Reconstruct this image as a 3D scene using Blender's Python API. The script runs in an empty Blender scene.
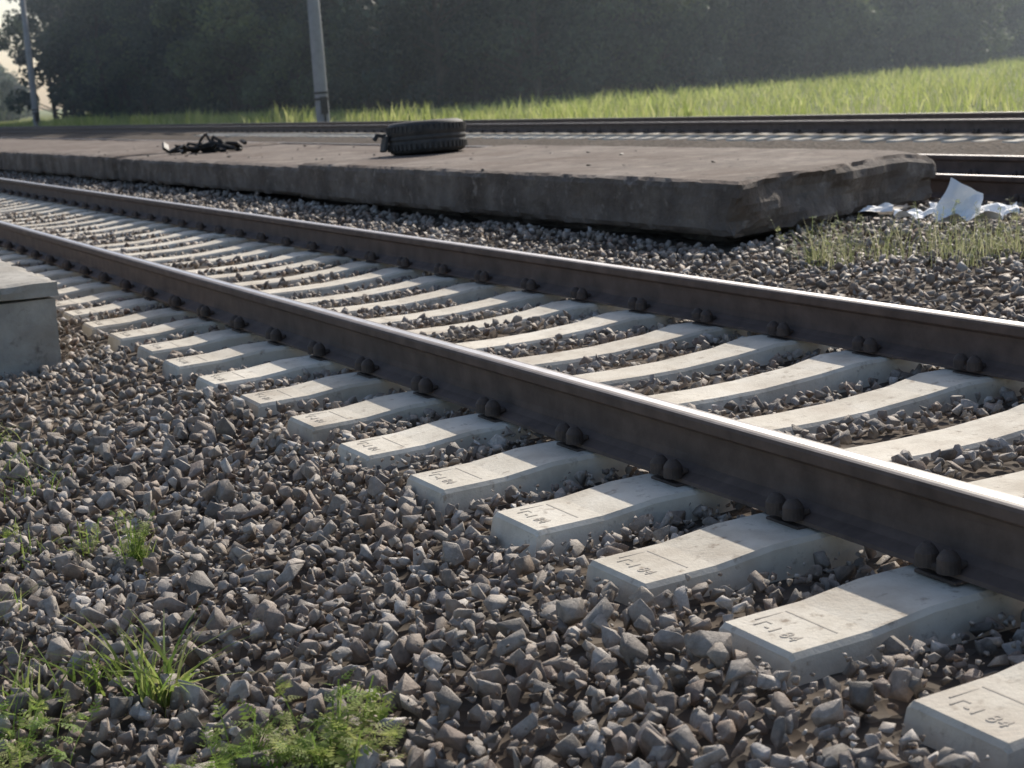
import bpy, bmesh, math, random
import numpy as np
from mathutils import Vector, Matrix, noise
random.seed(7); rng=np.random.default_rng(7)
scene=bpy.context.scene
col=scene.collection

# ---------------------------------------------------------------- helpers
def link(o,parent=None):
    col.objects.link(o)
    if parent: o.parent=parent
    return o
def empty(name,loc=(0,0,0)):
    e=bpy.data.objects.new(name,None); e.location=loc; e.empty_display_size=.2
    return link(e)
def mesh_obj(name,verts,faces,mat=None,parent=None,smooth=False,mats=None,fmi=None):
    me=bpy.data.meshes.new(name); me.from_pydata([tuple(v) for v in verts],[],[tuple(f) for f in faces]); me.update()
    if mats:
        for m in mats: me.materials.append(m)
        if fmi is not None: me.polygons.foreach_set('material_index',np.array(fmi,dtype=np.int32))
    elif mat: me.materials.append(mat)
    if smooth: me.polygons.foreach_set('use_smooth',[True]*len(me.polygons))
    o=bpy.data.objects.new(name,me); return link(o,parent)
def np_mesh(name,V,F,mat,parent=None,attr=None):
    me=bpy.data.meshes.new(name)
    k=F.shape[1]
    me.vertices.add(len(V)); me.vertices.foreach_set('co',V.astype(np.float32).ravel())
    me.loops.add(F.size); me.loops.foreach_set('vertex_index',F.astype(np.int32).ravel())
    me.polygons.add(len(F)); me.polygons.foreach_set('loop_start',(np.arange(len(F))*k).astype(np.int32))
    me.polygons.foreach_set('loop_total',np.full(len(F),k,dtype=np.int32))
    me.update(calc_edges=True); me.validate()
    if attr is not None:
        a=me.attributes.new('rnd','FLOAT','POINT'); a.data.foreach_set('value',attr.astype(np.float32))
    me.materials.append(mat)
    o=bpy.data.objects.new(name,me); return link(o,parent)
def new_mat(name):
    m=bpy.data.materials.new(name); m.use_nodes=True
    nt=m.node_tree; b=nt.nodes['Principled BSDF']; return m,nt,b
def N(nt,t,**kw):
    n=nt.nodes.new(t)
    for k,v in kw.items(): setattr(n,k,v)
    return n
def ramp(nt,stops,interp='LINEAR'):
    r=N(nt,'ShaderNodeValToRGB'); r.color_ramp.interpolation=interp
    e=r.color_ramp.elements
    while len(e)<len(stops): e.new(0.5)
    for i,(p,c) in enumerate(stops):
        e[i].position=p; e[i].color=(c[0],c[1],c[2],1)
    return r
def noisetex(nt,scale,detail=6,rough=.6,coord='Object'):
    tc=N(nt,'ShaderNodeTexCoord'); n=N(nt,'ShaderNodeTexNoise')
    n.inputs['Scale'].default_value=scale; n.inputs['Detail'].default_value=detail; n.inputs['Roughness'].default_value=rough
    nt.links.new(tc.outputs[coord],n.inputs['Vector']); return n
def mixc(nt,fac,a,b,mode='MIX'):
    m=N(nt,'ShaderNodeMix'); m.data_type='RGBA'; m.blend_type=mode
    for s,v in ((0,fac),(6,a),(7,b)):
        if isinstance(v,(int,float)): m.inputs[s].default_value=v
        elif isinstance(v,tuple): m.inputs[s].default_value=(*v,1)
        else: nt.links.new(v,m.inputs[s])
    return m.outputs[2]
def bump(nt,b,h,strength=.5,dist=.01):
    bp=N(nt,'ShaderNodeBump'); bp.inputs['Strength'].default_value=strength; bp.inputs['Distance'].default_value=dist
    nt.links.new(h,bp.inputs['Height']); nt.links.new(bp.outputs[0],b.inputs['Normal'])
def noisy_mat(name,stops,scale,rough=.9,bscale=None,bstr=.4,bdist=.01,metallic=0,spec=.3,second=None):
    m,nt,b=new_mat(name)
    n=noisetex(nt,scale); r=ramp(nt,stops); nt.links.new(n.outputs[0],r.inputs[0])
    out=r.outputs[0]
    for sec in ([second] if second and not isinstance(second,list) else (second or [])):
        n3=noisetex(nt,sec[0],5,.65); r3=ramp(nt,[(sec[1],(0,0,0)),(sec[2],(1,1,1))]); nt.links.new(n3.outputs[0],r3.inputs[0])
        out=mixc(nt,r3.outputs[0],out,sec[3])
    nt.links.new(out,b.inputs['Base Color'])
    b.inputs['Roughness'].default_value=rough; b.inputs['Metallic'].default_value=metallic
    b.inputs['Specular IOR Level'].default_value=spec
    if bscale:
        n2=noisetex(nt,bscale,8); bump(nt,b,n2.outputs[0],bstr,bdist)
    return m

# ---------------------------------------------------------------- materials
def stone_material():
    m,nt,b=new_mat('ballast_stone')
    a=N(nt,'ShaderNodeAttribute'); a.attribute_name='rnd'
    r=ramp(nt,[(0,(.14,.125,.11)),(.13,(.28,.25,.22)),(.26,(.41,.37,.325)),(.38,(.20,.175,.155)),(.50,(.32,.245,.19)),(.62,(.44,.405,.37)),(.74,(.23,.165,.13)),(.86,(.37,.32,.265)),(.94,(.50,.47,.44)),(1,(.62,.585,.545))])
    nt.links.new(a.outputs['Fac'],r.inputs[0])
    n=noisetex(nt,38,6,.7); r2=ramp(nt,[(.3,(.5,.48,.46)),(.7,(1.25,1.22,1.18))]); nt.links.new(n.outputs[0],r2.inputs[0])
    c=mixc(nt,1.0,r.outputs[0],r2.outputs[0],'MULTIPLY')
    n3=noisetex(nt,1.3,3); r3=ramp(nt,[(.4,(0,0,0)),(.75,(.5,.5,.5))]); nt.links.new(n3.outputs[0],r3.inputs[0])
    c=mixc(nt,r3.outputs[0],c,(.25,.20,.15))
    nt.links.new(c,b.inputs['Base Color']); b.inputs['Roughness'].default_value=.65
    b.inputs['Specular IOR Level'].default_value=.45
    n2=noisetex(nt,110,6,.7); bump(nt,b,n2.outputs[0],.6,.008)
    return m
M_stone=stone_material()

def ground_material():
    m,nt,b=new_mat('ground_gravel_and_soil')
    v=N(nt,'ShaderNodeTexVoronoi'); v.inputs['Scale'].default_value=17
    tc=N(nt,'ShaderNodeTexCoord'); nt.links.new(tc.outputs['Object'],v.inputs['Vector'])
    sepc=N(nt,'ShaderNodeSeparateColor'); nt.links.new(v.outputs['Color'],sepc.inputs[0])
    r=ramp(nt,[(0,(.06,.05,.042)),(.4,(.12,.097,.077)),(.7,(.095,.068,.05)),(1,(.18,.155,.13))]); nt.links.new(sepc.outputs[0],r.inputs[0])  # gravel colours darkened to stand in for shade between stones
    n=noisetex(nt,.6,5); r2=ramp(nt,[(.35,(.07,.058,.047)),(.65,(.12,.10,.08))]); nt.links.new(n.outputs[0],r2.inputs[0])
    gravel=mixc(nt,.35,r.outputs[0],r2.outputs[0])
    ng=noisetex(nt,.35,8); rg=ramp(nt,[(.3,(.10,.125,.035)),(.5,(.17,.195,.055)),(.7,(.24,.235,.10))]); nt.links.new(ng.outputs[0],rg.inputs[0])
    sx=N(nt,'ShaderNodeSeparateXYZ'); nt.links.new(tc.outputs['Object'],sx.inputs[0])
    nm=noisetex(nt,.8,4)
    ad=N(nt,'ShaderNodeMath'); ad.operation='MULTIPLY_ADD'; ad.inputs[1].default_value=3; nt.links.new(nm.outputs[0],ad.inputs[0]); nt.links.new(sx.outputs[0],ad.inputs[2])
    mr=N(nt,'ShaderNodeMapRange'); mr.inputs[1].default_value=17.6; mr.inputs[2].default_value=18.6; nt.links.new(ad.outputs[0],mr.inputs[0])
    mr2=N(nt,'ShaderNodeMapRange'); mr2.inputs[1].default_value=-2.6; mr2.inputs[2].default_value=-4.0; nt.links.new(ad.outputs[0],mr2.inputs[0])
    mx=N(nt,'ShaderNodeMath'); mx.operation='MAXIMUM'; nt.links.new(mr.outputs[0],mx.inputs[0]); nt.links.new(mr2.outputs[0],mx.inputs[1])
    c=mixc(nt,mx.outputs[0],gravel,rg.outputs[0])
    nt.links.new(c,b.inputs['Base Color']); b.inputs['Roughness'].default_value=.95; b.inputs['Specular IOR Level'].default_value=.15
    bump(nt,b,v.outputs['Distance'],.8,.03)
    return m
M_ground=ground_material()
M_conc=noisy_mat('sleeper_concrete',[(.3,(.54,.485,.40)),(.5,(.68,.625,.53)),(.75,(.77,.72,.63))],7,.88,90,.5,.005,second=[(3.1,.50,.80,(.48,.41,.33)),(22,.58,.72,(.34,.28,.22)),(1.1,.55,.85,(.46,.41,.34))])
M_embo=noisy_mat('sleeper_embossing',[(.3,(.40,.35,.29)),(.7,(.50,.45,.38))],20,.9)  # darker than the concrete: shade of inset marks put into the colour
M_rust=noisy_mat('rusty_rail_steel',[(.3,(.070,.050,.042)),(.5,(.105,.076,.063)),(.75,(.15,.108,.09))],9,.7,60,.4,.003,spec=.35)
M_rusttop=noisy_mat('worn_rail_shoulder',[(.3,(.13,.105,.09)),(.7,(.22,.185,.165))],14,.55,spec=.5)
M_fast=noisy_mat('oily_rusty_fastener',[(.3,(.045,.034,.029)),(.7,(.10,.074,.061))],25,.65,90,.4,.003,spec=.35)
M_head=noisy_mat('polished_rail_head',[(.3,(.50,.48,.47)),(.7,(.68,.66,.65))],14,.36,metallic=1)
M_platop=noisy_mat('platform_top_concrete',[(.3,(.12,.095,.078)),(.5,(.185,.15,.125)),(.72,(.25,.21,.178))],2.2,.9,45,.8,.012,second=[(.9,.42,.65,(.125,.09,.07)),(11,.55,.68,(.06,.048,.04)),(3.7,.55,.75,(.30,.255,.21))])
M_plaside=noisy_mat('platform_side_concrete',[(.3,(.095,.078,.065)),(.5,(.16,.135,.115)),(.75,(.25,.215,.18))],3.0,.95,30,.9,.02,second=[(1.6,.5,.7,(.085,.066,.052)),(8,.58,.72,(.28,.245,.21))])
M_block=noisy_mat('grey_concrete',[(.3,(.27,.25,.22)),(.5,(.38,.355,.31)),(.75,(.49,.46,.41))],5,.9,60,.6,.008,second=[(2,.5,.75,(.28,.24,.19)),(14,.58,.72,(.17,.15,.13))])
M_rubber=noisy_mat('worn_tyre_rubber',[(.3,(.03,.029,.028)),(.7,(.075,.068,.062))],12,.7,80,.3,.003,spec=.4)
M_dark=noisy_mat('burnt_metal',[(.3,(.015,.014,.014)),(.7,(.05,.045,.042))],15,.55,60,.4,.004,metallic=.3)
M_white=noisy_mat('white_plastic_sheet',[(.3,(.82,.82,.81)),(.7,(.88,.88,.87))],6,.6,20,.15,.004)
M_pole=noisy_mat('pole_concrete',[(.3,(.22,.22,.225)),(.7,(.31,.31,.315))],3,.9,30,.3,.01)
M_bark=noisy_mat('bark',[(.3,(.05,.04,.032)),(.7,(.11,.085,.065))],5,.95,12,.8,.03)
def leaf_mat(name,stops,trans=.35,scale=.5,perobj=False,contrast=(.65,1.25)):
    m,nt,b=new_mat(name)
    a=N(nt,'ShaderNodeAttribute'); a.attribute_name='rnd'
    r=ramp(nt,stops); nt.links.new(a.outputs['Fac'],r.inputs[0])
    n=noisetex(nt,scale,3); r2=ramp(nt,[(.3,(contrast[0],)*3),(.7,(contrast[1],)*3)]); nt.links.new(n.outputs[0],r2.inputs[0])
    c=mixc(nt,1.0,r.outputs[0],r2.outputs[0],'MULTIPLY')
    if perobj:
        oi=N(nt,'ShaderNodeObjectInfo'); r4=ramp(nt,[(0,(.45,.5,.6)),(.35,(.8,.85,.85)),(.7,(1.1,1.1,1.0)),(1,(1.7,1.6,1.15))]); nt.links.new(oi.outputs['Random'],r4.inputs[0])
        c=mixc(nt,1.0,c,r4.outputs[0],'MULTIPLY')
    nt.links.new(c,b.inputs['Base Color']); b.inputs['Roughness'].default_value=.6; b.inputs['Specular IOR Level'].default_value=.25
    t=N(nt,'ShaderNodeBsdfTranslucent'); nt.links.new(c,t.inputs[0])
    ms=N(nt,'ShaderNodeMixShader'); ms.inputs[0].default_value=trans
    nt.links.new(b.outputs[0],ms.inputs[1]); nt.links.new(t.outputs[0],ms.inputs[2])
    nt.links.new(ms.outputs[0],nt.nodes['Material Output'].inputs[0])
    return m
M_leaf=leaf_mat('forest_leaves',[(0,(.045,.062,.05)),(.5,(.07,.095,.065)),(1,(.12,.145,.08))],.35,.45,True,(.55,1.35))
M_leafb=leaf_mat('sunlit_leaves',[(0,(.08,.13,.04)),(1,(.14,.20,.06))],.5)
M_grass=leaf_mat('field_grass',[(0,(.26,.33,.08)),(.5,(.40,.45,.13)),(1,(.58,.57,.25))],.5,.3)
M_weed=leaf_mat('weed_leaves',[(0,(.15,.24,.05)),(.6,(.26,.34,.08)),(1,(.42,.43,.17))],.5,4)
M_dry=leaf_mat('dry_grass',[(0,(.22,.26,.11)),(.5,(.36,.37,.19)),(1,(.50,.47,.31))],.45,4)

# ---------------------------------------------------------------- ground
PTS=[(-200,-.6),(-6,-.6),(-3,-.55),(-.75,-.280),(-.5,-.252),(0,-.246),(1.6,-.246),(2.15,-.25),(2.9,-.20),(4.6,-.18),(5.2,-.235),(8.4,-.235),(9.3,-.36),(11.2,-.36),(12.3,-.235),(15.4,-.235),(16.5,-.34),(18,-.25),(24,-.15),(60,-.1),(400,0)]
PX=np.array([p[0] for p in PTS]); PZ=np.array([p[1] for p in PTS])
def gz(x,y):
    z=np.interp(x,PX,PZ)
    return z+.012*np.sin(x*3.1+y*1.7)+.010*np.sin(y*4.3-x*2.2)
xs=np.unique(np.concatenate([np.linspace(-200,-6,14),np.arange(-6,9,.12),np.arange(9,30,.4),np.linspace(30,420,40)]))
ys=np.unique(np.concatenate([np.linspace(-120,-3,12),np.arange(-3,14,.14),np.arange(14,60,.7),np.linspace(60,700,50)]))
X,Y=np.meshgrid(xs,ys,indexing='ij')
Z=gz(X,Y)-.02
V=np.stack([X,Y,Z],-1).reshape(-1,3)
nx,ny=len(xs),len(ys)
i,j=np.meshgrid(np.arange(nx-1),np.arange(ny-1),indexing='ij')
a=(i*ny+j).ravel(); F=np.stack([a,a+ny,a+ny+1,a+1],-1)
g=np_mesh('ground',V,F,M_ground); g.data.polygons.foreach_set('use_smooth',[True]*len(g.data.polygons))

# ---------------------------------------------------------------- ballast stones
def stone_variants(n):
    out=[]
    for k in range(n):
        bm=bmesh.new()
        np_=random.randint(8,13)
        el=random.uniform(.62,.9); fl=random.uniform(.42,.75)
        for _ in range(np_):
            v=Vector((random.gauss(0,1),random.gauss(0,1),random.gauss(0,1))).normalized()
            v*=random.uniform(.85,1.1)
            v=Vector([math.copysign(abs(c)**.7,c) for c in v])
            bm.verts.new((v.x,v.y*el,v.z*fl))
        r=bmesh.ops.convex_hull(bm,input=bm.verts)
        dele=[e for e in r['geom_interior'] if isinstance(e,bmesh.types.BMVert)]
        if dele: bmesh.ops.delete(bm,geom=dele,context='VERTS')
        bmesh.ops.dissolve_limit(bm,angle_limit=math.radians(12),verts=bm.verts,edges=bm.edges)
        bmesh.ops.bevel(bm,geom=list(bm.edges),offset=.035,segments=1,affect='EDGES')
        bmesh.ops.triangulate(bm,faces=bm.faces)
        bm.verts.ensure_lookup_table(); bm.verts.index_update()
        Vv=np.array([v.co[:] for v in bm.verts]); Ff=np.array([[v.index for v in f.verts] for f in bm.faces])
        bm.free(); out.append((Vv,Ff))
    return out
VARS=stone_variants(30)
def stone_variants_lo(n):
    out=[]
    for k in range(n):
        bm=bmesh.new()
        for _ in range(9):
            v=Vector((random.gauss(0,1),random.gauss(0,1),random.gauss(0,1))).normalized()
            bm.verts.new((v.x,v.y*.78,v.z*.6))
        r=bmesh.ops.convex_hull(bm,input=bm.verts)
        dele=[e for e in r['geom_interior'] if isinstance(e,bmesh.types.BMVert)]
        if dele: bmesh.ops.delete(bm,geom=dele,context='VERTS')
        bmesh.ops.triangulate(bm,faces=bm.faces); bm.verts.index_update()
        out.append((np.array([v.co[:] for v in bm.verts]),np.array([[v.index for v in f.verts] for f in bm.faces]))); bm.free()
    return out
VLO=stone_variants_lo(12)
def rotmats(n,tilt=1.0):
    q=rng.normal(size=(n,4)); q[:,1:3]*=tilt; q/=np.linalg.norm(q,axis=1)[:,None]
    w,x,y,z=q.T
    return np.stack([np.stack([1-2*(y*y+z*z),2*(x*y-z*w),2*(x*z+y*w)],-1),np.stack([2*(x*y+z*w),1-2*(x*x+z*z),2*(y*z-x*w)],-1),np.stack([2*(x*z-y*w),2*(y*z+x*w),1-2*(x*x+y*y)],-1)],1)
SLEEP0=1.994; SP=.543
def in_sleeper(x,y,half=.15):
    d=np.abs((y-SLEEP0+SP/2)%SP-SP/2)
    return (d<half)&(x>-.60)&(x<2.15)
def scatter(name,x0,x1,y0,y1,sp,smin,smax,mask=None,lift=0.0,tilt=.6,zoff=0,variants=None,parent=None):
    variants=variants or VARS
    gx=np.arange(x0,x1,sp); gy=np.arange(y0,y1,sp)
    X,Y=np.meshgrid(gx,gy); X=X.ravel()+rng.uniform(-.5,.5,X.size)*sp*1.3; Y=Y.ravel()+rng.uniform(-.5,.5,Y.size)*sp*1.3
    if mask is not None:
        k=mask(X,Y); X=X[k]; Y=Y[k]
    n=len(X); S=smin+(smax-smin)*rng.random(n)**1.8
    Z=gz(X,Y)+zoff+rng.uniform(0,1,n)*lift+S*.12
    R=rotmats(n,tilt); vi=rng.integers(0,len(variants),n)
    Vs=[];Fs=[];As=[];off=0
    rv=rng.random(n)
    for k,(v,f) in enumerate(variants):
        idx=np.where(vi==k)[0]
        if not len(idx): continue
        st=1+rng.uniform(-.22,.22,(len(idx),1,3))
        P=np.einsum('nij,nmj->nmi',R[idx],v[None]*st)*S[idx][:,None,None]+np.stack([X[idx],Y[idx],Z[idx]],-1)[:,None,:]
        Vs.append(P.reshape(-1,3)); m=len(v)
        FF=f[None]+(np.arange(len(idx))*m)[:,None,None]+off
        Fs.append(FF.reshape(-1,3)); As.append(np.repeat(rv[idx],m)); off+=len(idx)*m
    return np_mesh(name,np.concatenate(Vs),np.concatenate(Fs),M_stone,parent,np.concatenate(As))
ballast=empty('ballast_stones')
fgm=lambda X,Y:(~in_sleeper(X,Y,.165))&(X>-2.95+.16*Y-.25)
scatter('shoulder_near',-3.0,-.02,1.0,6.2,.042,.014,.036,fgm,lift=.02,tilt=.8,parent=ballast)
scatter('shoulder_near_top',-3.0,-.1,1.0,6.2,.085,.020,.048,lambda X,Y:fgm(X,Y)&(X<-.6),lift=.03,zoff=.010,tilt=.8,parent=ballast)
scatter('ballast_chips',-3.0,-.02,1.0,5.0,.05,.006,.014,fgm,lift=.03,zoff=.018,tilt=.8,parent=ballast,variants=VLO)
blk=lambda X,Y:~((X<-.82)&(Y>7.8))
scatter('shoulder_mid',-3.0,-.02,6.2,12,.052,.018,.040,lambda X,Y:fgm(X,Y)&blk(X,Y),lift=.025,tilt=.8,variants=VLO,parent=ballast)
scatter('shoulder_far',-.85,-.02,12,30,.08,.03,.045,fgm,lift=.02,variants=VLO,parent=ballast)
scatter('crib_near',.02,2.3,1.0,9,.046,.016,.036,lambda X,Y:~in_sleeper(X,Y,.155),lift=.018,tilt=.8,parent=ballast)
scatter('crib_far',.02,2.3,9,32,.07,.025,.042,lambda X,Y:~in_sleeper(X,Y,.15),lift=.018,variants=VLO,parent=ballast)
pl=lambda X,Y:~((X>3.2)&(X<5.9)&(Y>8.0+(X-3.2)*.45))
scatter('between_near',2.2,6.2,2.5,11,.055,.016,.042,lambda X,Y:pl(X,Y),lift=.03,tilt=.8,parent=ballast,variants=VLO)
scatter('between_far',2.2,3.2,11,34,.08,.025,.05,pl,lift=.03,parent=ballast,variants=VLO)
scatter('second_track_ballast',5.6,9.6,3,26,.095,.03,.055,pl,lift=.03,parent=ballast,variants=VLO)

# ---------------------------------------------------------------- track
def prism_along_y(pts,y0,y1):
    n=len(pts); V=[(p[0],y0,p[1]) for p in pts]+[(p[0],y1,p[1]) for p in pts]
    F=[(k,(k+1)%n,n+(k+1)%n,n+k) for k in range(n)]
    F+= [tuple(range(n))[::-1],tuple(range(n,2*n))]
    return V,F
def rail_profile(pw):
    half=[(pw,0),(.027,-.0012),(.034,-.004),(.0375,-.012),(.036,-.036),(.030,-.042),(.011,-.052),(.009,-.07),(.009,-.12),(.012,-.142),(.035,-.157),(.073,-.170),(.075,-.180)]
    return half+[(-x,z) for x,z in half[::-1]]
def make_rail(x,y0,y1,parent,name='rail',pw=.011):
    RAILP=rail_profile(pw)
    V,F=prism_along_y(RAILP,y0,y1)
    V=[(v[0]+x,v[1],v[2]) for v in V]
    n=len(RAILP); fm=[]
    for k in range(n):
        p,q=RAILP[k],RAILP[(k+1)%n]; zz=min(p[1],q[1])
        fm.append(1 if zz>-.0005 else 2 if zz>-.005 else 0)
    fm+=[0,0]
    o=mesh_obj(name,V,F,parent=parent,mats=[M_rust,M_head,M_rusttop],fmi=fm)
    bm=bmesh.new(); bm.from_mesh(o.data); bmesh.ops.recalc_face_normals(bm,faces=bm.faces); bm.to_mesh(o.data); bm.free()
    return o
ztop=[(-.555,-.212),(-.36,-.208),(-.20,-.190),(.18,-.186),(.34,-.208),(.60,-.226),(.797,-.229)]
ztop=ztop+[(1.594-x,z) for x,z in ztop[::-1][1:]]
def sleeper_mesh():
    V=[];F=[]
    for x,z in ztop:
        w=.118 if abs(x-.797)>.5 else .102
        b=.011
        V+=[(x,-.150,-.42),(x,-w-.008,z-b),(x,-w+.003,z),(x,w-.003,z),(x,w+.008,z-b),(x,.150,-.42)]
    n=6
    for k in range(len(ztop)-1):
        for m in range(5): F.append((k*n+m,k*n+m+1,(k+1)*n+m+1,(k+1)*n+m))
    for side in (0,1):
        base=0 if side==0 else (len(ztop)-1)*n
        s=-1 if side==0 else 1
        st=len(V)
        for m in range(n):
            v=V[base+m]; V.append((v[0]+s*(.045 if m in(0,5) else .010),v[1]*(.975),v[2]-(.010 if m in(2,3) else .004 if m in (1,4) else 0)))
        for m in range(5):
            q=(base+m,st+m,st+m+1,base+m+1); F.append(q if side==0 else q[::-1])
        F.append(tuple(range(st,st+6)))
    me=bpy.data.meshes.new('sleeper'); me.from_pydata(V,[],F)
    bm=bmesh.new(); bm.from_mesh(me); bmesh.ops.recalc_face_normals(bm,faces=bm.faces); bm.to_mesh(me); bm.free()
    me.materials.append(M_conc); return me
SLM=sleeper_mesh()
nt=M_conc.node_tree; b=nt.nodes['Principled BSDF']; src=b.inputs['Base Color'].links[0].from_socket
oi=N(nt,'ShaderNodeObjectInfo'); rr=ramp(nt,[(0,(.86,.85,.83)),(1,(1.03,1.03,1.02))]); nt.links.new(oi.outputs['Random'],rr.inputs[0])
nt.links.new(mixc(nt,1.0,src,rr.outputs[0],'MULTIPLY'),b.inputs['Base Color'])
for tcn in [n for n in nt.nodes if n.type=='TEX_COORD']:
    for l in list(tcn.outputs['Object'].links):
        to=l.to_socket
        va=N(nt,'ShaderNodeVectorMath'); va.operation='ADD'; sc=N(nt,'ShaderNodeVectorMath'); sc.operation='SCALE'; sc.inputs[0].default_value=(13,29,7)
        nt.links.new(oi.outputs['Random'],sc.inputs['Scale']); nt.links.new(tcn.outputs['Object'],va.inputs[0]); nt.links.new(sc.outputs[0],va.inputs[1]); nt.links.new(va.outputs[0],to)
def cyl(bm,loc,r,h,axis='Z',seg=12,rx=0,r2=None):
    mat=Matrix.Translation(loc)
    if axis=='X': mat=mat@Matrix.Rotation(math.pi/2,4,'Y')
    if axis=='Y': mat=mat@Matrix.Rotation(math.pi/2,4,'X')
    bmesh.ops.create_cone(bm,cap_ends=True,segments=seg,radius1=r,radius2=r if r2 is None else r2,depth=h,matrix=mat)
def box(bm,loc,size,rot=None,bev=.0):
    mat=Matrix.Translation(loc)
    if rot: mat=mat@rot
    mat=mat@Matrix.Diagonal((*size,1))
    r=bmesh.ops.create_cube(bm,size=1,matrix=mat)
    if bev>0:
        es=set(e for v in r['verts'] for e in v.link_edges); bmesh.ops.bevel(bm,geom=list(es),offset=bev,segments=1,affect='EDGES')
def fastener_mesh():
    bm=bmesh.new()
    for rx in (0,1.594):
        box(bm,(rx,0,-.1855),(.19,.13,.009),bev=.002)
        for s in (-1,1):
            box(bm,(rx+s*.068,0,-.158),(.055,.10,.016),Matrix.Rotation(s*.22,4,'Y'),bev=.005)
            for yy in (-.034,.034):
                cyl(bm,(rx+s*.084,yy,-.152),.027,.030,seg=18,r2=.026); cyl(bm,(rx+s*.084,yy,-.130),.026,.014,seg=18,r2=.017); cyl(bm,(rx+s*.084,yy,-.120),.017,.007,seg=14,r2=.009)
    me=bpy.data.meshes.new('fasteners'); bm.to_mesh(me); bm.free(); me.materials.append(M_fast); return me
FSM=fastener_mesh()
def mark_mesh():
    cu=bpy.data.curves.new('cast_marks','FONT'); cu.body='Г-1 84'; cu.size=.046; cu.extrude=.0010; cu.align_x='CENTER'; cu.space_character=1.1
    o=bpy.data.objects.new('tmp',cu); col.objects.link(o); bpy.context.view_layer.update()
    me=bpy.data.meshes.new_from_object(o.evaluated_get(bpy.context.evaluated_depsgraph_get())); bpy.data.objects.remove(o)
    M=Matrix(((0,1,0,-.520),(-1,0,0,0),(0,0,1,-.2106),(0,0,0,1)))
    me.transform(M)
    bm=bmesh.new(); bm.from_mesh(me)
    box(bm,(-.42,.0,-.2092),(.004,.17,.0016)); box(bm,(-.465,.084,-.2100),(.07,.004,.0016))
    bm.to_mesh(me); bm.free()
    me.name='cast_marks'; me.materials.clear(); me.materials.append(M_embo); return me
MKM=mark_mesh()
track=empty('railway_track')
make_rail(0,-3,420,track,'near_rail',.014); make_rail(1.594,-3,420,track,'far_rail',.018)
for k in range(-6,150):
    y=SLEEP0+k*SP+random.uniform(-.010,.010)
    o=bpy.data.objects.new('sleeper',SLM); o.location=(random.uniform(-.02,.02),y,random.uniform(-.005,.003)); o.rotation_euler=(0,0,random.uniform(-.015,.015)); link(o,track)
    f=bpy.data.objects.new('fasteners',FSM); f.location=(0,y,0); link(f,track)
    if k<25:
        t=bpy.data.objects.new('cast_marks',MKM); t.location=o.location; t.rotation_euler=o.rotation_euler; link(t,track)
def other_track(x0,name='railway_track',zoff=0,y0=-20):
    e=empty(name)
    for dx in (0,1.594): 
        r=make_rail(x0+dx,y0,420,e,'rail',.016); r.location.z=zoff
    for k in range(-10,90):
        o=bpy.data.objects.new('sleeper',SLM); o.location=(x0,SLEEP0+k*SP,zoff-.03); link(o,e)
        f=bpy.data.objects.new('fasteners',FSM); f.location=(x0,SLEEP0+k*SP,zoff); link(f,e)
    return e
other_track(6.15); other_track(12.9)

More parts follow.
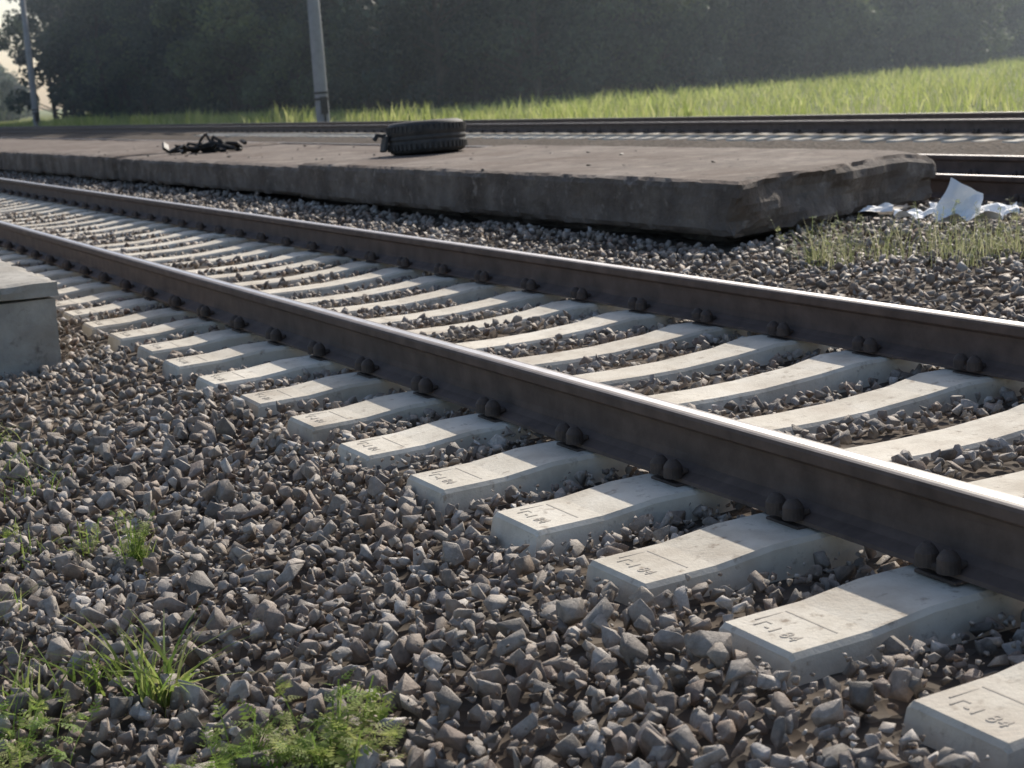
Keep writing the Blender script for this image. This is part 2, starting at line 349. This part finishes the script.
# ---------------------------------------------------------------- platforms
def slab(name,c,z0,z1,parent,mats,sp=.12,seed=0,endbreak=0,chip=.03):
    c=[Vector((a[0],a[1],0)) for a in c]
    Lx=(c[1]-c[0]).length; Ly=(c[3]-c[0]).length; Lz=z1-z0
    nx=max(2,int(Lx/sp)); ny=max(2,int(Ly/sp)); nz=max(2,int(Lz/.05))
    idx={};V=[];F=[];fm=[]
    ax=(c[1]-c[0]).normalized(); ay=(c[3]-c[0]).normalized()
    def vid(i,j,k):
        if (i,j,k) in idx: return idx[(i,j,k)]
        u,v,w=i/nx,j/ny,k/nz
        p=(c[0]*(1-u)+c[1]*u)*(1-v)+(c[3]*(1-u)+c[2]*u)*v
        p=Vector((p.x,p.y,z0+Lz*w))
        on=(i in(0,nx))+(j in(0,ny))+(k in(0,nz))
        n1=noise.noise(Vector((p.x*2.2+seed,p.y*2.2,p.z*4))); n2=noise.noise(Vector((p.x*7+seed,p.y*7,p.z*9)))
        d=Vector((0,0,0))
        sx=1 if i==0 else -1 if i==nx else 0
        sy=1 if j==0 else -1 if j==ny else 0
        sz=1 if k==0 else -1 if k==nz else 0
        amt=.010+.02*n2*(chip/.03)
        if on>=2: amt=max(.004,chip*(.35+1.2*abs(n1)+1.3*abs(n2)))
        d+=ax*sx*amt+ay*sy*amt+Vector((0,0,1))*sz*(amt*.7 if on>=2 else .006*n1)
        if endbreak and j<=5:
            k1=(1-j/6)
            d+=ay*endbreak*(.3+1.1*noise.noise(Vector((p.x*1.7,seed+3,p.z*5)))+.25*n2)*k1
            if i>nx*.85 and k>nz/2: d+=Vector((0,0,-.05*k1*(i/nx-.85)/.15))
        V.append(p+d); idx[(i,j,k)]=len(V)-1; return len(V)-1
    for i in range(nx):
        for j in range(ny):
            F.append((vid(i,j,nz),vid(i+1,j,nz),vid(i+1,j+1,nz),vid(i,j+1,nz))); fm.append(0)
            F.append((vid(i,j,0),vid(i,j+1,0),vid(i+1,j+1,0),vid(i+1,j,0))); fm.append(1)
    for i in range(nx):
        for k in range(nz):
            F.append((vid(i,0,k),vid(i+1,0,k),vid(i+1,0,k+1),vid(i,0,k+1))); fm.append(1)
            F.append((vid(i,ny,k),vid(i,ny,k+1),vid(i+1,ny,k+1),vid(i+1,ny,k))); fm.append(1)
    for j in range(ny):
        for k in range(nz):
            F.append((vid(0,j,k),vid(0,j,k+1),vid(0,j+1,k+1),vid(0,j+1,k))); fm.append(1)
            F.append((vid(nx,j,k),vid(nx,j+1,k),vid(nx,j+1,k+1),vid(nx,j,k+1))); fm.append(1)
    return mesh_obj(name,V,F,parent=parent,mats=mats,fmi=fm)
plat=empty('railway_platform')
slab('slab_1',[(3.28,8.0),(5.66,8.93),(5.62,15.4),(3.10,15.3)],-.13,.222,plat,[M_platop,M_plaside],.065,1,endbreak=.10,chip=.03)
slab('slab_2',[(3.19,15.35),(5.62,15.45),(5.6,22.5),(3.02,22.5)],-.14,.185,plat,[M_platop,M_plaside],.11,5)
slab('slab_3',[(2.97,22.54),(5.6,22.54),(5.5,30),(2.78,30)],-.14,.21,plat,[M_platop,M_plaside],.14,9)
slab('slab_4',[(2.77,30.04),(5.5,30.04),(5.4,45),(2.6,45)],-.14,.20,plat,[M_platop,M_plaside],.3,13)
slab('slab_5',[(2.6,45.05),(5.4,45.05),(5.3,110),(2.45,110)],-.14,.205,plat,[M_platop,M_plaside],.8,17)
slab('rubble_edge',[(3.55,8.5),(5.45,9.2),(5.4,14),(3.4,14)],-.26,-.14,plat,[M_plaside,M_plaside],.12,21,endbreak=.1,chip=.05)
plat2=empty('railway_platform')
slab('slab_1',[(-3.4,7.80),(-.82,7.80),(-.84,14),(-3.4,14)],.030,.112,plat2,[M_block,M_block],.06,31,chip=.013)
slab('base_wall',[(-3.36,7.83),(-.84,7.83),(-.86,14),(-3.36,14)],-.50,.028,plat2,[M_block,M_block],.11,37,chip=.008)
slab('slab_2',[(-3.4,14.04),(-.84,14.04),(-.88,40),(-3.4,40)],-.3,.112,plat2,[M_block,M_block],.3,41,chip=.015)

# ---------------------------------------------------------------- truck tyre wheel
def lathe(profile,seg,closed=True):
    V=[];F=[];n=len(profile)
    for s in range(seg):
        a=2*math.pi*s/seg
        for r,z in profile: V.append((r*math.cos(a),r*math.sin(a),z))
    for s in range(seg):
        t=(s+1)%seg
        for k in range(n if closed else n-1):
            l=(k+1)%n; F.append((s*n+k,t*n+k,t*n+l,s*n+l))
    return V,F
wheel=empty('truck_wheel',(4.44,15.05,.226)); wheel.rotation_euler=(math.radians(-3),math.radians(1),.3)
prof=[(.245,.03),(.28,.012),(.335,.0),(.375,.018),(.395,.05),(.402,.10),(.402,.12),(.394,.124),(.394,.134),(.402,.138),(.404,.17),(.395,.174),(.395,.184),(.403,.188),(.401,.24),(.394,.275),(.372,.305),(.33,.322),(.28,.312),(.245,.292),(.235,.25),(.235,.07)]
V,F=lathe(prof,64); mesh_obj('tyre',V,F,M_rubber,wheel,True)
prof=[(.236,.30),(.246,.305),(.246,.295),(.215,.28),(.205,.20),(.19,.16),(.10,.15),(.085,.19),(.0,.195),(.0,.13),(.19,.135),(.225,.06),(.236,.06)]
V,F=lathe(prof,40); mesh_obj('rim',V,F,M_dark,wheel,False)
bm=bmesh.new()
for s in range(8):
    a=s*math.pi/4; cyl(bm,(.14*math.cos(a),.14*math.sin(a),.165),.014,.03,seg=6)
for s in range(48):
    a=s*2*math.pi/48
    box(bm,(.402*math.cos(a),.402*math.sin(a),.07),(.016,.026,.06),Matrix.Rotation(a,4,'Z')); box(bm,(.402*math.cos(a+.06),.402*math.sin(a+.06),.25),(.016,.026,.06),Matrix.Rotation(a+.06,4,'Z'))
def tube(bm,pts,r,seg=7):
    for a,b in zip(pts[:-1],pts[1:]):
        a=Vector(a);b=Vector(b); d=b-a
        m=Matrix.Translation((a+b)/2)@d.to_track_quat('Z','Y').to_matrix().to_4x4()
        bmesh.ops.create_cone(bm,cap_ends=True,segments=seg,radius1=r,radius2=r,depth=d.length+r*.5,matrix=m)
def to_obj(bm,name,mat,parent=None,loc=None):
    me=bpy.data.meshes.new(name); bm.to_mesh(me); bm.free(); me.materials.append(mat)
    o=bpy.data.objects.new(name,me)
    if loc: o.location=loc
    return link(o,parent)
box(bm,(-.40,.20,.12),(.035,.16,.16),Matrix.Rotation(-.4,4,'Z')@Matrix.Rotation(.25,4,'Y'),.01); tube(bm,[(-.36,.22,.20),(-.42,.27,.22),(-.45,.29,.17)],.022)
to_obj(bm,'nuts_and_tread',M_rubber,wheel)
random.seed(11)
bm=bmesh.new()
tube(bm,[(-.5,.2,.04),(-.35,.1,.1),(-.1,.0,.07),(.15,-.1,.14),(.45,-.15,.05)],.028)
tube(bm,[(-.55,.35,.03),(-.2,.2,.05),(.1,.25,.04),(.5,.1,.03)],.022)
tube(bm,[(-.1,.0,.05),(-.02,.05,.20),(.05,.02,.26),(.12,.0,.12)],.018)
tube(bm,[(.1,-.1,.03),(.16,-.05,.22),(.28,-.1,.15),(.35,-.1,.04)],.02)
tube(bm,[(-.3,.1,.03),(-.22,.12,.14),(-.12,.1,.12)],.02)
for _ in range(26):
    p=(random.uniform(-.5,.5),random.uniform(-.2,.3),random.uniform(.02,.13))
    R=Matrix.Rotation(random.uniform(0,3),4,'Z')@Matrix.Rotation(random.uniform(-.7,.7),4,'X')@Matrix.Rotation(random.uniform(-.5,.5),4,'Y')
    box(bm,p,(random.uniform(.08,.26),random.uniform(.04,.14),random.uniform(.01,.05)),R,.004)
o=to_obj(bm,'twisted_metal_wreckage',M_dark,loc=(3.98,21.4,.180)); o.rotation_euler=(0,0,-.5)
bits=empty('platform_debris')
random.seed(5)
for k in range(80):
    v,f=VLO[k%len(VLO)]
    y=random.uniform(9.3,26); x=random.uniform(3.3,5.5)-(.02*(y-9))
    s=random.uniform(.008,.030)
    o=mesh_obj('fragment',v*np.array([1,1,.6])*s,f,M_dark if k%3 else M_plaside,bits); o.location=(x,y,(.185 if 15.4<y<22.5 else .218 if y<15.4 else .208)+s*.3); o.rotation_euler=(random.uniform(-.3,.3),0,random.uniform(0,6))

# ---------------------------------------------------------------- white sheet
def sheet(name,c,n,amp,seed,parent,freq=2.2):
    c=[Vector(p) for p in c]; nr=(c[1]-c[0]).cross(c[3]-c[0]).normalized()
    V=[];F=[]
    for i in range(n+1):
        for j in range(n+1):
            u=i/n;v=j/n
            p=(c[0]*(1-u)+c[1]*u)*(1-v)+(c[3]*(1-u)+c[2]*u)*v
            q=Vector((u*freq+seed,v*freq,seed*.7))
            z=amp*(abs(noise.noise(q))*2.2-.5)+amp*.25*abs(noise.noise(q*3))
            e=Vector((noise.noise(q*1.7+Vector((5,0,0))),noise.noise(q*1.7+Vector((0,5,0))),0))*amp*.6
            V.append(p+nr*z+e)
    for i in range(n):
        for j in range(n): 
            a=i*(n+1)+j; F.append((a,a+n+1,a+n+2,a+1))
    return mesh_obj(name,V,F,M_white,parent)
ps=empty('crumpled_white_sheet',(4.82,7.84,-.155))
sheet('standing_part',[(-.11,.06,.0),(.10,-.12,.0),(.13,-.13,.17),(-.01,.01,.28)],12,.045,3,ps,1.6)
sheet('flat_part',[(-.20,-.06,.05),(.03,-.36,.04),(.32,-.20,.06),(.02,.20,.06)],16,.07,8,ps,1.8)
sheet('folded_corner',[(.02,-.28,.05),(.20,-.38,.04),(.30,-.26,.10),(.12,-.10,.08)],8,.04,15,ps,1.5)
sheet('loose_strip',[(-.34,.16,.05),(-.14,.0,.05),(-.04,.12,.08),(-.24,.28,.06)],8,.04,12,ps)
sheet('torn_piece',[(-.27,.60,.06),(-.10,.46,.06),(.0,.54,.09),(-.14,.66,.08)],8,.02,19,ps)

# ---------------------------------------------------------------- vegetation
def blades(name,C,H,W,mat,parent=None,lean=.5,seg=3):
    n=len(C); az=rng.uniform(0,2*np.pi,n); ln=rng.uniform(.1,lean,n)*H
    d=np.stack([np.cos(az),np.sin(az),np.zeros(n)],-1); fz=rng.uniform(0,2*np.pi,n)
    s=np.stack([np.cos(fz),np.sin(fz),np.zeros(n)],-1)
    rows=[]
    for k in range(seg+1):
        t=k/seg
        p=C+d*(ln*t**1.8)[:,None]; p[:,2]+=H*(t-.22*t*t*ln/H)
        w=W*(1-t)**.7*.5+W*.03
        rows.append(p-s*w[:,None]); rows.append(p+s*w[:,None])
    V=np.stack(rows,1).reshape(-1,3); m=2*(seg+1)
    f=np.array([[2*k,2*k+1,2*k+3,2*k+2] for k in range(seg)])
    F=(f[None]+(np.arange(n)*m)[:,None,None]).reshape(-1,4)
    return np_mesh(name,V,F,mat,parent,np.repeat(rng.random(n),m))
def patch(cx,cy,r,n):
    a=rng.uniform(0,2*np.pi,n); q=r*np.sqrt(rng.random(n))*rng.uniform(.4,1,n); x=cx+q*np.cos(a); y=cy+q*np.sin(a)
    return np.stack([x,y,gz(x,y)-.01],-1)
n=60000
x=16.4+rng.random(n)**1.5*60; y=rng.uniform(8,120,n)
keep=(y<52+(x-24)*.5+4)|(x<24); x=x[keep];y=y[keep]
C=np.stack([x,y,gz(x,y)-.02],-1); nn=len(x)
cl=np.array([noise.noise(Vector((a*.35,b*.35,0)))+.6*noise.noise(Vector((a*1.3,b*1.3,3))) for a,b in zip(x,y)])
H=(.14+.42*np.clip(cl+.2,0,1)+.22*rng.random(nn)**3)
blades('meadow_grass',C,H,.014+.0005*y,M_grass,lean=.9,seg=2)
n=1900; y=rng.uniform(28,110,n); x=15.6+rng.random(n)*1.2+np.sin(y*.7)*.3
cl=np.array([noise.noise(Vector((0,b*.3,5))) for b in y]); k=cl>-.12; x=x[k];y=y[k];cl=cl[k]
blades('trackside_weeds',np.stack([x,y,gz(x,y)-.02],-1),.3+.8*np.clip(cl+.2,0,1)+.2*rng.random(len(x)),np.full(len(x),.05),M_grass,lean=.5,seg=2)
def herb(name,cx,cy,n_stems,h,leafs,lsize,mat,spread=.12,lean=.6):
    V=[];F=[];A=[]
    for s in range(n_stems):
        az=random.uniform(0,2*math.pi); rr=random.uniform(0,spread*.6)
        bx=cx+rr*math.cos(az); by=cy+rr*math.sin(az); bz=float(gz(bx,by))
        hh=h*random.uniform(.55,1.1); ln=random.uniform(.1,lean)
        d=Vector((math.cos(az),math.sin(az),0)); rv=random.random()
        pts=[Vector((bx,by,bz))+d*(ln*hh*t**1.5)+Vector((0,0,hh*t*(1-.2*ln*t))) for t in [q/6 for q in range(7)]]
        sd=d.cross(Vector((0,0,1)))
        for a,b in zip(pts[:-1],pts[1:]):
            k=len(V); w=.0018
            V+=[a-sd*w,a+sd*w,b+sd*w,b-sd*w]; F.append((k,k+1,k+2,k+3)); A+=[rv*.5]*4
        for l in range(leafs):
            t=random.uniform(.2,1.0); p=pts[min(5,int(t*6))].lerp(pts[min(6,int(t*6)+1)],(t*6)%1)
            la=random.uniform(0,2*math.pi); el=random.uniform(-.2,.9)
            dd=Vector((math.cos(la)*math.cos(el),math.sin(la)*math.cos(el),math.sin(el)))
            L=lsize*random.uniform(.6,1.3)*(1.2-.5*t); s2=dd.cross(Vector((random.uniform(-.5,.5),random.uniform(-.5,.5),1))).normalized()
            for q in range(5):
                u=.25+.75*q/4; c=p+dd*L*u; wl=L*.38*(1.15-u)+L*.06
                for sg in (-1,1):
                    k=len(V); tip=c+s2*sg*wl+dd*wl*.6+Vector((0,0,-wl*.2)); mid=c.lerp(tip,.5)
                    V+=[c,mid+dd*wl*.25,tip,mid-dd*wl*.25]; F.append((k,k+1,k+2,k+3)); A+=[min(1,max(0,rv+random.uniform(-.25,.25)))]*4
            k=len(V); w=L*.02
            V+=[p-s2*w,p+s2*w,p+dd*L+s2*w*.3,p+dd*L-s2*w*.3]; F.append((k,k+1,k+2,k+3)); A+=[rv]*4
    return np_mesh(name,np.array([tuple(v) for v in V]),np.array(F),mat,None,np.array(A))
random.seed(21)
herb('leafy_weed',-1.42,2.74,20,.15,10,.055,M_weed,.20,.8)
herb('leafy_weed',-1.55,2.86,12,.11,9,.05,M_weed,.18,.9)
herb('leafy_weed',-1.40,4.32,10,.17,9,.040,M_weed,.08,.5)
herb('leafy_weed',-1.46,4.62,6,.11,8,.035,M_weed,.12,.6)
herb('leafy_weed',-1.92,3.30,12,.15,9,.05,M_weed,.25,.8)
herb('leafy_weed',-1.72,4.9,6,.10,7,.035,M_weed,.25,.8)
def clump(name,cx,cy,n,h,w,lean,mat=M_weed,r=.05):
    C=patch(cx,cy,r,n); return blades(name,C,rng.uniform(.5,1.1,n)*h,np.full(n,w),mat,lean=lean,seg=5)
clump('grass_clump',-1.59,3.38,48,.21,.011,1.8,r=.08)
clump('grass_clump',-1.68,3.55,32,.17,.009,1.7,r=.09)
clump('grass_clump',-1.90,3.55,40,.17,.008,1.5,r=.18)
clump('grass_clump',-1.82,4.2,24,.13,.006,1.3,r=.14)
clump('grass_clump',-1.45,5.5,34,.12,.005,1.2,r=.2)
clump('grass_clump',-1.45,6.3,50,.14,.005,1.2,r=.25)
clump('grass_clump',-1.55,5.9,60,.13,.005,1.2,r=.25)
clump('grass_clump',-1.38,4.3,20,.19,.005,.5,r=.04)
clump('grass_clump',-1.60,4.75,24,.12,.005,1.0,r=.15)
random.seed(8)
Cs=np.concatenate([patch(3.13,7.05,.10,80),patch(3.05,6.75,.10,30),patch(3.45,6.85,.26,80),patch(3.75,6.55,.3,110),patch(4.05,6.45,.3,110),patch(4.3,6.2,.3,80),patch(3.5,6.3,.25,50),patch(4.6,6.3,.3,80)])
nn=len(Cs); blades('dry_weeds',Cs,rng.uniform(.06,.32,nn),np.full(nn,.006),M_dry,lean=.7,seg=3)
for cx,cy in ((3.10,7.08),(3.22,6.93),(3.60,6.7),(3.9,6.5),(4.15,6.4),(4.5,6.2)): herb('leafy_weed',cx,cy,8,.31,10,.04,M_dry,.24,.45)

# ---------------------------------------------------------------- trees
def tree_meshes(seed,h,cr,nl,lsz,low=.1):
    r=random.Random(seed); V=[];F=[]
    def limb(a,b,ra,rb,seg=6):
        d=(b-a); q=d.to_track_quat('Z','Y').to_matrix(); k=len(V)
        for t,rad in ((0,ra),(1,rb)):
            for s in range(seg):
                an=2*math.pi*s/seg; V.append(tuple(a+d*t+q@Vector((rad*math.cos(an),rad*math.sin(an),0))))
        for s in range(seg): F.append((k+s,k+(s+1)%seg,k+seg+(s+1)%seg,k+seg+s))
    top=Vector((r.uniform(-.4,.4),r.uniform(-.4,.4),h*.9)); prev=Vector((0,0,-.3)); pr=.2*h/12
    for k in range(1,7):
        p=top*(k/6)+Vector((r.uniform(-.15,.15),r.uniform(-.15,.15),0)); rr=.2*h/12*(1-k/6*.85)
        limb(prev,p,pr,rr); prev=p; pr=rr
    clumps=[]
    for k in range(32):
        t=low+(1-low)*r.random()**.9; z=h*t
        rad=cr*(max(.02,math.sin(min(1,(t-low+.12)/(1-low)*1.05)*math.pi))**.5 if t<.97 else .3)
        az=r.uniform(0,6.283); q=rad*r.uniform(.35,1.0)
        p=Vector((math.cos(az)*q,math.sin(az)*q,z)); c0=top*(t*.85)
        c0=Vector((c0.x,c0.y,max(.3,z-q*.5))); limb(c0,p,.05,.015,4); clumps.append((p,r.uniform(.5,1.15)*cr*.36))
    tm=bpy.data.meshes.new('trunk'); tm.from_pydata(V,[],F); tm.materials.append(M_bark)
    g=np.random.default_rng(seed); ci=g.integers(0,len(clumps),nl)
    P=np.array([tuple(c[0]) for c in clumps])[ci]; R=np.array([c[1] for c in clumps])[ci]
    d=g.normal(size=(nl,3)); d/=np.linalg.norm(d,axis=1)[:,None]
    P=P+d*(R*g.random(nl)**.38)[:,None]*np.array([1,1,.78])
    P[:,2]=np.maximum(P[:,2],.1)
    a=g.normal(size=(nl,3)); a/=np.linalg.norm(a,axis=1)[:,None]; b=np.cross(a,g.normal(size=(nl,3))); b/=np.linalg.norm(b,axis=1)[:,None]
    s=(lsz*g.uniform(.6,1.3,nl))[:,None]
    VV=np.stack([P-a*s,P-b*s*.55,P+a*s,P+b*s*.55],1).reshape(-1,3); FF=np.arange(nl*4).reshape(-1,4)
    rv=np.repeat(np.clip(.5+.25*g.normal(size=nl)+(((ci*37+seed)%11)/11-.5)*.8,0,1),4)
    lo=np_mesh('crown',VV,FF,M_leaf,None,rv); lm=lo.data; bpy.data.objects.remove(lo)
    return tm,lm
TV=[tree_meshes(100+k,random.uniform(9,11),random.uniform(2.6,3.3),7200,.15,low=(.02,.09,.03,.12)[k]) for k in range(4)]
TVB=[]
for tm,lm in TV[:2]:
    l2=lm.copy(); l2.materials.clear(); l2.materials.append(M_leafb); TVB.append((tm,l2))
UND=tree_meshes(210,4.2,2.4,4200,.13,low=.02)   # dense understorey shrub
forest=empty('forest_trees')
def plant(x,y,s,parent=forest,tv=TV):
    k=random.randrange(len(tv)); rz=random.uniform(0,6.28)
    for me in tv[k]:
        o=bpy.data.objects.new(me.name,me); o.location=(x,y,float(gz(x,y))); o.rotation_euler=(0,0,rz); o.scale=(s,s,s*1.02); link(o,parent)
line=[(24.5,128),(25,110),(25.5,85),(25,66),(27,55),(40,61),(60,70),(85,84),(115,100)]
def along(line,step):
    out=[]
    for (a,b),(c,d) in zip(line[:-1],line[1:]):
        L=math.hypot(c-a,d-b); n=int(L/step)
        for k in range(n): t=(k+.5)/n; out.append((a+(c-a)*t,b+(d-b)*t))
    return out
random.seed(3)
for row,(ox,oy) in enumerate([(0,0),(3.2,2.9),(6.4,5.8),(9.4,8.4)]):
    for (x,y) in along(line,3.3 if row==0 else 2.9):
        far=1.25 if x<26 and y>64 else 1.0
        j=1.5 if row==0 else .9
        plant(x+ox+random.uniform(-j,j),y+oy+random.uniform(-j,j),random.uniform(.65,1.15)*far+.07*row)
for (ox,oy) in ((4.5,4.2),(8,7.2),(12,11)):
    for (x,y) in along(line,2.6):
        plant(x+ox+random.uniform(-.6,.6),y+oy+random.uniform(-.6,.6),random.uniform(.85,1.2),tv=[UND])
random.seed(14)
for k in range(24):
    plant(20+k*.9+random.uniform(-2,2),150+k*5,random.uniform(.6,.9)*(1+.012*k),tv=TVB)
for k in range(12):
    plant(19+k*1.6+random.uniform(-1,1),142+k*6,random.uniform(.9,1.3),tv=[(UND[0],UND[1])])

# ---------------------------------------------------------------- air haze over the far field (thin scattering medium)
hz=bpy.data.materials.new('thin_morning_haze'); hz.use_nodes=True; nt=hz.node_tree; nt.nodes.clear()
out=nt.nodes.new('ShaderNodeOutputMaterial'); vs=nt.nodes.new('ShaderNodeVolumeScatter')
vs.inputs['Color'].default_value=(.76,.88,1,1); vs.inputs['Density'].default_value=.0015; vs.inputs['Anisotropy'].default_value=.4
nt.links.new(vs.outputs[0],out.inputs['Volume'])
bm=bmesh.new(); bmesh.ops.create_cube(bm,size=1,matrix=Matrix.Translation((110,120,14.3))@Matrix.Diagonal((199,400,30,1)))
to_obj(bm,'air_haze',hz)

# ---------------------------------------------------------------- poles
def pole(name,x,y,h,r0,r1):
    e=empty(name,(x,y,float(gz(x,y))))
    V,F=lathe([(r0,-.3),(r0*.97,h*.2),(r1,h),(0,h)],20,False); mesh_obj('shaft',V,F,M_pole,e,True)
    bm=bmesh.new(); box(bm,(0,0,-.1),(r0*3,r0*3,.4),bev=.04); to_obj(bm,'footing',M_pole,e)
    bm=bmesh.new()
    for z in (.95,1.15): cyl(bm,(0,0,z),r0*1.08,.07,seg=20)
    box(bm,(-.02,-r0*1.15,.75),(.22,.12,.55),bev=.01); box(bm,(-.02,-r0*1.15,.3),(.05,.05,.6))
    tube(bm,[(0,0,h*.78),(-2.6,0,h*.8)],.04); tube(bm,[(0,0,h*.95),(-2.6,0,h*.8)],.02)
    to_obj(bm,'bands_and_bracket',M_dark,e)
    return e
pole('catenary_pole',16.42,49.6,9.5,.22,.15)
pole('catenary_pole',16.4,96,9.5,.2,.14)

# ---------------------------------------------------------------- parked car far away
car=empty('parked_car',(15.2,158,-.1)); car.rotation_euler=(0,0,.5)
m,nt,b=new_mat('white_car_paint'); b.inputs['Base Color'].default_value=(.75,.76,.78,1); b.inputs['Roughness'].default_value=.3
mg,nt,b=new_mat('car_glass'); b.inputs['Base Color'].default_value=(.02,.025,.03,1); b.inputs['Roughness'].default_value=.1
side=[(-2.1,.35),(2.1,.35),(2.15,.75),(1.3,.92),(.6,1.42),(-1.2,1.45),(-1.9,.95),(-2.15,.85)]
V=[(a,-.85,z) for a,z in side]+[(a,.85,z) for a,z in side]; n=len(side)
F=[(k,(k+1)%n,n+(k+1)%n,n+k) for k in range(n)]+[tuple(range(n))[::-1],tuple(range(n,2*n))]
mesh_obj('body',V,F,m,car)
win=[(-1.6,.95),(1.1,.93),(.55,1.34),(-1.1,1.37)]
for s in (-1,1): mesh_obj('side_windows',[(a,s*.853,z) for a,z in win],[(0,1,2,3)],mg,car)
bm=bmesh.new()
for xx in (-1.35,1.35):
    for s in (-1,1): cyl(bm,(xx,s*.78,.32),.32,.2,'Y',20)
to_obj(bm,'wheels',M_rubber,car)

# ---------------------------------------------------------------- light, sky, camera
az=math.atan2(.80,.60)
el=math.radians(34)
sd=Vector((math.sin(az)*math.cos(el),math.cos(az)*math.cos(el),math.sin(el)))
L=bpy.data.lights.new('sun','SUN'); L.energy=5.0; L.angle=math.radians(.5); L.color=(1,.94,.84)
lo=bpy.data.objects.new('sun',L); lo.rotation_euler=sd.to_track_quat('Z','Y').to_euler(); link(lo)
w=bpy.data.worlds.new('World'); scene.world=w; w.use_nodes=True
nt=w.node_tree; sk=nt.nodes.new('ShaderNodeTexSky'); sk.sky_type='NISHITA'; sk.sun_disc=False; sk.sun_elevation=el; sk.sun_rotation=az
sk.dust_density=2.0; sk.air_density=.9; sk.altitude=100
bg=nt.nodes['Background']; nt.links.new(sk.outputs[0],bg.inputs[0]); bg.inputs[1].default_value=.15

f,pitch,roll,yaw,H,D=1600,.189,.0644,.4672,.9275,2.3647
Fv=Vector((math.sin(yaw)*math.cos(pitch),math.cos(yaw)*math.cos(pitch),-math.sin(pitch)))
R=Vector((math.cos(yaw),-math.sin(yaw),0)); U=R.cross(Fv)
R2=R*math.cos(roll)-U*math.sin(roll); U2=R*math.sin(roll)+U*math.cos(roll)
cam=bpy.data.cameras.new('camera'); cam.sensor_width=36; cam.lens=f/1024*36; cam.clip_end=3000; cam.clip_start=.05
cam.dof.use_dof=True; cam.dof.focus_distance=4.6; cam.dof.aperture_fstop=7
co=bpy.data.objects.new('camera',cam); co.matrix_world=Matrix(((R2.x,U2.x,-Fv.x,-D),(R2.y,U2.y,-Fv.y,0),(R2.z,U2.z,-Fv.z,H),(0,0,0,1))); link(co)
scene.camera=co
scene.view_settings.view_transform='Standard'; scene.view_settings.look='None'; scene.view_settings.exposure=0
